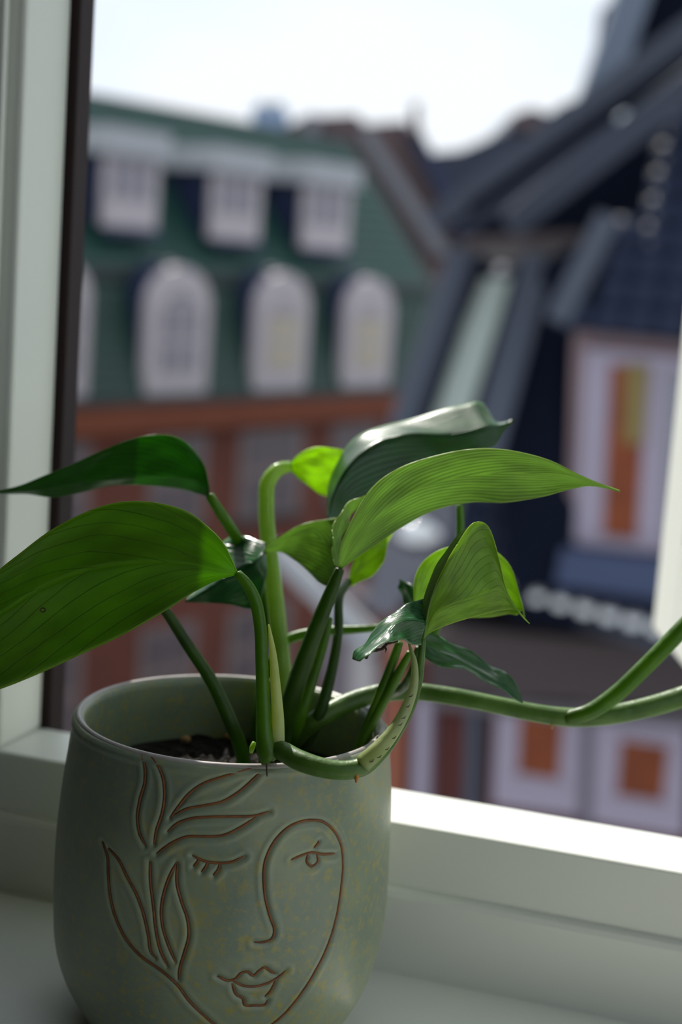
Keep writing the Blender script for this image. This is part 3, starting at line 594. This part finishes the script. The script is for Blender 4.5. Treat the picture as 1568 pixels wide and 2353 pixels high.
# arched dormers
for (ua, ub), pm in zip(((70, 205), (342, 482), (592, 710), (796, 902)), (PANE, PANE, CURT, CURT)):
    zb, zt = zc+.06, fp((330+493)/2, 612, .06)[1]; s1 = fp(ua, 760, .06)[0]; s2 = fp(ub, 760, .06)[0]; sm, hw = (s1+s2)/2, (s2-s1)/2
    def arch(h, za, zt_, inset=0):
        r = h; zs = zt_-r*.85; return [(sm-h, za)] + [(sm-h*math.cos(k*math.pi/12), zs+r*.85*math.sin(k*math.pi/12)) for k in range(13)] + [(sm+h, za)]
    d = MB().prism([fw(s, .06, z) for s, z in arch(hw, zb, zt)], N1*-.16).build('arched_dormer', WHITEF, green)
    MB().prism([fw(s, -.1, z) for s, z in arch(hw*1.06, zb, zt+.06)], N1*-1.3).build('dormer_body', NAVY, d)
    MB().prism([fw(s, .075, z) for s, z in arch(hw*.62, zb+.42, zt-.42)], N1*-.05).build('dormer_pane', PANE if pm is PANE else PALEP, d)
    if pm is CURT: strip('drawn_blind', CURT, d, fw(sm-hw*.55, .076, zb+.45), E1*hw*1.1, N1*.012, ZZ*(zt-zb)*.42)
    for s in (sm-hw*.21, sm+hw*.21): strip('glazing_bar', WHITEF, d, fw(s-.03, .07, zb+.42), E1*.06, N1*.03, ZZ*(zt-zb-1.0))
    for k in (.42, .68): strip('glazing_bar', WHITEF, d, fw(sm-hw*.62, .07, zb+(zt-zb)*k), E1*hw*1.24, N1*.03, ZZ*.06)
    strip('dormer_sill', NAVY, d, fw(sm-hw, .0, zb-.12), E1*2*hw, N1*.2, ZZ*.13)
# box dormers in the upper slope
for (ua, ub, vt, vb) in ((-20, 100, 275, 495), (240, 362, 314, 524), (488, 598, 358, 552), (699, 803, 388, 574)):
    uc = (ua+ub)/2; T = -.75; z1 = fp(uc, vb, T)[1]; z2 = fp(uc, vt, T)[1]; s1 = fp(ua, (vt+vb)/2, T)[0]; s2 = fp(ub, (vt+vb)/2, T)[0]; hw = (s2-s1)/2; sm = (s1+s2)/2
    d = gbox('box_dormer', NAVY, s1+.05, s2-.05, -3.0, T-.08, z1+.02, z2)
    gbox('dormer_front', WHITEF, s1, s2, T-.08, T+.03, z1, z2, d)
    ww = (s2-s1)/4.2
    for k in range(3): gbox('dormer_pane', PANE, s1+ww*(.35+k*1.18), s1+ww*(1.2+k*1.18), T+.03, T+.045, z1+.45, z2-.35, d)
    gbox('dormer_roof', LEADW, s1-.12, s2+.12, -3.1, T+.16, z2-.30, z2+.12, d)
    gbox('dormer_sill', NAVY, s1-.02, s2+.02, T, T+.1, z1-.14, z1, d)
# windows of the brick floors
for ua, ub in ((60, 205), (340, 470), (545, 690), (755, 860)):
    s1, s2 = fp(ua, 1080)[0], fp(ub, 1080)[0]; sw = s2-s1
    for va, vb in ((985, 1180), (1385, 1575)):
        z2 = fp((545+690)/2, va)[1]; z1 = fp((545+690)/2, vb)[1]
        wn = gbox('window', FRAMEG, s1, s2, -.05, .04, z1, z2)
        for k in range(2):
            for j in range(2): gbox('window_pane', PANED, s1+sw*(.10+.43*k), s1+sw*(.45+.43*k), .04, .052, z1+(z2-z1)*(.06+.5*j), z1+(z2-z1)*(.46+.48*j), wn)
        gbox('window_sill', DARKGUT, s1-.08, s2+.08, 0, .12, z1-.1, z1, wn)
# far roofs and chimneys along the skyline
GREYB = mat('grey_render', (150, 150, 158), .8); DKR = mat('dark_slate', (40, 50, 74), .6); BRN = mat('sooty_brick', (120, 98, 96), .85, noise=.5, nscale=1, rgb2=(104, 90, 96)); BLUEC = mat('pale_blue_sheet', (156, 182, 214), .7)
def far_block(name, pts, d, depth, mt, label, cat, extra=None):
    root = empty(name, P(*pts[0], d)*np.array([1, 1, 0])+np.array([0, 0, -16]), label, cat)
    MB().prism([P(u, v, d) for u, v in pts], FH*depth).build('body', mt, root); return root
cb = far_block('chimney_block', [(580,330),(580,246),(655,246),(662,330)], 50, 3.0, BLUEC, 'pale blue boxy chimney block on the skyline behind the green roof', 'chimney')
for u in (590, 625): MB().prism([P(u,247,50.2), P(u,236,50.2), P(u+24,236,50.2), P(u+24,247,50.2)], FH*1).build('chimney_cap', GREYB, cb)
MB().prism([P(u, v, 50) for u, v in ((590,330),(650,330),(650,2000),(590,2000))], FH*2.8).build('stack_body', GREYB, cb)
h1 = far_block('brick_gable_house', [(640,420),(640,300),(700,268),(820,262),(840,285),(935,278),(945,300),(1065,560),(1065,900),(820,900)], 38, 9, BRN, 'sooty brick gable house just beyond the green roof', 'house')
MB().prism([P(u,v,37.7) for u, v in ((822,300),(848,292),(1040,585),(1000,585))], FH*.5).build('gable_coping', GREYB, h1)
MB().prism([P(u,v,37.6) for u, v in ((935,300),(962,290),(1075,500),(1060,560))], FH*.6).build('blue_verge', NAVY, h1)
MB().prism([P(u,v,37.5) for u, v in ((945,300),(948,236),(964,236),(966,320))], FH*.7).build('chimney_stack', BRN, h1)
MB().prism([P(u,v,37.6) for u, v in ((700,330),(700,262),(730,262),(730,330))], FH*1.0).build('roof_vent', GREYB, h1)
h2 = far_block('dark_roof_house', [(985,700),(985,352),(1060,345),(1165,300),(1180,262),(1225,248),(1262,262),(1300,235),(1420,220),(1420,700)], 46, 10, DKR, 'low dark roofed house in the gap between the two roofs', 'house')
MB().prism([P(u,v,45.5) for u, v in ((1182,290),(1186,262),(1242,262),(1246,300))], FH*1.5).build('chimney_stack', BRN, h2)
MB().prism([P(u,v,45.6) for u, v in ((1300,290),(1302,236),(1324,236),(1326,290))], FH*1.5).build('chimney_stack', BRN, h2)
# --- slate house on the right
NV = mat('navy_glazed_tile', (50, 58, 80), .55, spec=.12); NVD = mat('navy_roof_underlay', (11, 18, 34), .7, spec=.06); STEEL = mat('lead_flashing', (84, 90, 104), .5, spec=.3)
PINK = mat('pink_render', (160, 134, 136), .8); LILAC = mat('lilac_window_frame', (184, 172, 190), .6); SOFF = mat('brown_soffit', (84, 72, 72), .8); SKYL = mat('pale_green_pane', (228, 242, 230), .25); RBR = brick_mat('dark_red_brick', (100, 50, 46), (112, 56, 48), None)
A2 = math.radians(-67); E2 = math.sin(A2)*R0 + math.cos(A2)*FH; N2 = -math.cos(A2)*R0 + math.sin(A2)*FH
if np.dot(N2, FH) > 0: N2 = -N2
Q0 = cam_xy(1400, 15.0)
def rp(u, v, off=0.0): return onp(u, v, Q0 + N2*off, N2)
house = empty('slate_house', Q0*np.array([1, 1, 0])+np.array([0, 0, -16]), 'house at the right with navy tiled roof, steep gables and lilac framed windows', 'house')
def rpoly(name, mt, pts, off, ext, par=None): return MB().prism([rp(u, v, off) for u, v in pts], N2*-ext).build(name, mt, par or house)
# upper mass of the house and brick body
rpoly('roof_mass', NVD, [(1040,560),(1240,420),(1700,60),(1700,1500),(930,1450),(905,1000)], -1.6, 5)
rpoly('brick_wall', RBR, [(880,1500),(1900,1560),(1900,3900),(880,3900)], -.12, 6)
rpoly('soffit_band', SOFF, [(985,1445),(1760,1500),(1760,1640),(985,1590)], .30, .6)
rpoly('upper_cornice', mat('cornice_grey', (120, 112, 118), .8), [(985,1600),(1760,1650),(1760,1690),(985,1625)], .1, .3)
# downpipes and pale pilasters
for k, (ua, ub, mt) in enumerate(((955, 990, LILAC), (1075, 1105, STEEL), (1340, 1366, mat('mauve_render', (120, 108, 122), .8)))):
    rpoly('pilaster', mt, [(ua,1600),(ub,1602),(ub-18,2100),(ua-18,2100)], .06, .3)
rpoly('pilaster', mat('terracotta_pipe', (180, 106, 78), .7), [(893,1490),(928,1490),(915,2100),(880,2100)], .04, .25)
rpoly('pilaster', mat('pale_render', (226, 222, 222), .8), [(808,1480),(868,1480),(862,1800),(800,1800)], -2.0, .3)
rpoly('pilaster', mat('mauve_render_wall', (150, 138, 146), .8), [(740,1300),(830,1380),(822,1800),(740,1800)], -2.6, .3)
# lower windows
for f, p in ((((1142,1600),(1340,1625),(1332,1878),(1132,1850)), ((1196,1640),(1293,1655),(1283,1794),(1190,1778))),
             (((1366,1640),(1580,1668),(1572,1925),(1358,1890)), ((1428,1696),(1536,1716),(1522,1846),(1418,1826))),
             (((1600,1670),(1800,1695),(1790,1955),(1592,1928)), ((1660,1725),(1760,1740),(1750,1880),(1652,1862)))):
    wn = rpoly('window', LILAC, f, .03, .2); rpoly('window_blind', WOODP, p, .045, .03, wn)
    c = np.array(p, float); l, r_ = (c[0]+c[3])/2, (c[1]+c[2])/2
    rpoly('glazing_bar', LILAC, [tuple(c[0]-12), tuple(c[1]+(12,-12)), tuple(c[1]+(12,0)), tuple(c[0]+(-12,0))], .07, .03, wn)
    rpoly('glazing_bar', LILAC, [tuple(c[3]+(-12,0)), tuple(c[2]+(12,0)), tuple(c[2]+(12,14)), tuple(c[3]+(-12,14))], .07, .03, wn)
# lower navy slope with tile courses, glint domes added along its eave
def tile(par, a, du, dv, nn, mt):                    # one pantile: an S-shaped rounded slab, plus a bead added to glint
    v, k = [], 6
    for e in (0, 1):
        for j in range(k+1):
            x = j/k; v.append(a + du*x + dv*e*1.08 + nn*(.018 + .055*math.sin(math.pi*x) + (.02 if e == 0 else 0)))
    v2 = [q - nn*.02 for q in v]; n = 2*(k+1); F = []
    for j in range(k): F += [(j, j+1, k+2+j, k+1+j), (n+j+1, n+j, n+k+1+j, n+k+2+j), (j+1, j, n+j, n+j+1), (k+1+j, k+2+j, n+k+2+j, n+k+1+j)]
    F += [(0, k+1, n+k+1, n), (k+1-1, n+k, n+2*k+1, 2*k+1)]
    P0 = v + v2; n0 = len(P0); cc = du*.5 + dv*.02 + nn*.075; ub, vb = du/np.linalg.norm(du), dv/np.linalg.norm(dv)
    for e in range(1, 5):
        for j in range(8):
            x, y = e*math.pi/5, j*math.pi/4; P0.append(cc + .062*(ub*math.sin(x)*math.cos(y) + vb*math.sin(x)*math.sin(y) + nn*math.cos(x)))
    P0 += [cc + nn*.062, cc - nn*.062]
    F += [(n0+e*8+j, n0+(e+1)*8+j, n0+(e+1)*8+(j+1) % 8, n0+e*8+(j+1) % 8) for e in range(3) for j in range(8)]
    F += [(n0+32, n0+j, n0+(j+1) % 8) for j in range(8)] + [(n0+33, n0+24+(j+1) % 8, n0+24+j) for j in range(8)]
    return P0, F
TILE = {}
def tiles(par, o, du, dv, nu, nv, mt, keep=None):
    nn = np.cross(du, dv); nn /= np.linalg.norm(nn); nn *= np.sign(np.dot(nn, -FH)+1e-9)
    v, F = tile(par, np.zeros(3), du, dv, nn, mt); me = None
    for j in range(nv):
        for i in range(nu):
            p = o + du*i + dv*j
            if keep and not keep(p): continue
            if me is None:
                ob = MB().add(np.array(v)+p, F).build('roof_tile', mt, par, at=p, smooth=True); me = ob.data
            else: ob = bpy.data.objects.new('roof_tile', me); link(ob, par, p)
def uvd(p): q = p-CAM; d = np.dot(q, FW); return 784+FPX*np.dot(q, CR)/d, 1176.5-FPX*np.dot(q, CU)/d
# dormer at the right: pink front, tall window, tiled roof
dm = rpoly('gable_dormer', PINK, [(1318,752),(1700,790),(1690,1330),(1300,1285)], .9, 2.2)
fr = rpoly('dormer_frame', LILAC, [(1345,800),(1720,835),(1705,1290),(1320,1250)], .98, .12, dm)
rpoly('dormer_pane', WOODP, [(1405,838),(1485,846),(1462,1238),(1386,1230)], 1.01, .05, dm)
rpoly('dormer_pane', mat('ochre_curtain', (146, 126, 70), .7), [(1440,835),(1490,840),(1478,1020),(1434,1020)], 1.03, .04, dm)
rpoly('dormer_pane', PANE, [(1530,850),(1600,858),(1585,1245),(1515,1238)], 1.01, .05, dm)
rpoly('dormer_sill', mat('blue_sill', (62, 76, 112), .6), [(1290,1262),(1700,1312),(1690,1400),(1275,1345)], 1.25, .5, dm)
# tiled dormer roof
o = rp(1262, 752, 1.2); du = -E2*.285; dv = ZZ*.245 - N2*.09
MB().prism([rp(1262,752,1.12), rp(1700,800,1.12), rp(1700,800,1.12)+ZZ*2.6-N2*.95, rp(1262,752,1.12)+ZZ*2.6-N2*.95-E2*1.15], N2*-.2).build('dormer_roof_deck', NVD, dm)
tiles(dm, o + du*.35 + N2*.02, du, dv, 7, 10, NV, lambda p: uvd(p)[0] > 1288 + (742-uvd(p)[1])*.5)
MB().bar(rp(1282,742,1.34), rp(1402,500,1.0), .22, N2, .14).build('verge_flashing', STEEL, dm)
# lower slope
E3 = -.643*R0 + .766*FH; N3 = -.766*R0 - .643*FH
g0 = P(1500, 1436, 14.2)
eave = lambda s: g0 + E3*s
s_len = 3.4
MB().prism([eave(-1), eave(s_len), eave(s_len)+ZZ*3.4-N3*1.0, eave(-1)+ZZ*3.4-N3*1.0], N3*-.25).build('lower_roof_deck', NVD, house)
tiles(house, eave(-.6)+N3*.03, E3*.275, ZZ*.31-N3*.09, 14, 10, NV)
HV = ZZ + (CAM-P(1350, 1400, 14))/14.0; HV /= np.linalg.norm(HV)
GLINTM = mat('glint_mirror_metal', (250, 250, 250), .08, metal=1.0)  # mirror metal for added domes that throw bright sky back as glints
for k in range(9):
    p = P(1512-55.5*k, 1439-14.6*k, 13.55+.14*k); m = MB(); a = np.linspace(0, math.pi, 9)
    m.tube([p + HV*.25*(math.cos(x)-.95) for x in np.linspace(0, .40, 6)], [max(.25*math.sin(x), .004) for x in np.linspace(0, .40, 6)], 18); m.build('eave_glint_dome', GLINTM, house, smooth=True)
MB().tube([eave(-1)-ZZ*.12+N3*.1, eave(s_len)-ZZ*.12+N3*.1], .07, 10).build('eave_gutter', STEEL, house)
# slanted roof window beside it, with lead borders
def slab(name, mt, pts, d, th, par=None): return MB().prism([P(u, v, dd) for (u, v), dd in zip(pts, d)], FH*th).build(name, mt, par or house)
sk = slab('roof_window', SKYL, [(1112,640),(1200,640),(1075,990),(1052,1060),(945,1060),(962,1010)], [15.2,15.2,14.3,14.1,14.1,14.2], .1)
MB().bar(P(1065,590,15.2), P(900,1080,14.0), .30, FH, .2).build('lead_border', STEEL, sk)
MB().bar(P(1100,600,15.1), P(935,1090,13.9), .10, FH, .2).build('dark_glazing_bar', NVD, sk)
MB().bar(P(1235,600,15.0), P(1090,1120,13.8), .28, FH, .2).build('lead_border', STEEL, sk)
MB().bar(P(1195,620,15.05), P(1050,1100,13.85), .09, FH, .22).build('dark_glazing_bar', NVD, sk)
slab('blue_cladding', mat('dark_blue_cladding', (11, 20, 40), .6, spec=.08), [(1255,600),(1330,560),(1330,1450),(1180,1420),(1130,1000)], [14.8,14.8,14.3,14.3,14.5], .3)
MB().bar(P(1030,590,15.3), P(1360,575,15.0), .20, ZZ, .16).build('tie_beam', mat('grey_beam', (112, 106, 106), .7), house)
MB().bar(P(1060,560,15.2), P(1340,545,14.9), .12, ZZ, .12).build('tie_beam', SOFF, house)
# long verges of the gable
MB().bar(P(1000,505,15.6), P(1640,30,13.0), .24, FH, .2).build('verge_board', STEEL, house)
MB().bar(P(1040,510,15.5), P(1640,95,12.9), .13, FH, .16).build('verge_board', NVD, house)
MB().bar(P(1180,510,15.1), P(1640,150,12.7), .26, FH, .2).build('verge_board', STEEL, house)
MB().bar(P(1470,-60,15.8), P(1360,260,15.8), .34, FH, .3).build('chimney_flashing', mat('pale_lead', (126, 136, 152), .8, spec=.1), house)
slab('upper_roof_slope', NVD, [(1480,-80),(1900,-80),(1900,300),(1450,160)], [16.2]*4, 3)
# pale diagonal railing and a mirror dome added for the glint below the roof window
MB().bar(P(640,1270,20), P(870,1490,18.5), .26, FH, .2).build('pale_handrail', LEADW, house)
MB().bar(P(870,1300,15), P(1020,1210,14), .36, FH, .2).build('lead_flashing', STEEL, house)
slab('lead_apron', mat('grey_lead_apron', (112, 112, 122), .6), [(925,1040),(1090,1040),(1040,1230),(900,1420),(840,1400),(880,1200)], [14.2,14.2,13.8,13.4,13.4,13.8], .1)
a = np.linspace(0, math.pi, 9); p = P(962, 1228, 13.2)
MB().tube([p + R0*.21*(-math.cos(x)) for x in a], [max(.15*math.sin(x), .004) for x in a], 16).build('glint_dome', GLINTM, house, smooth=True)
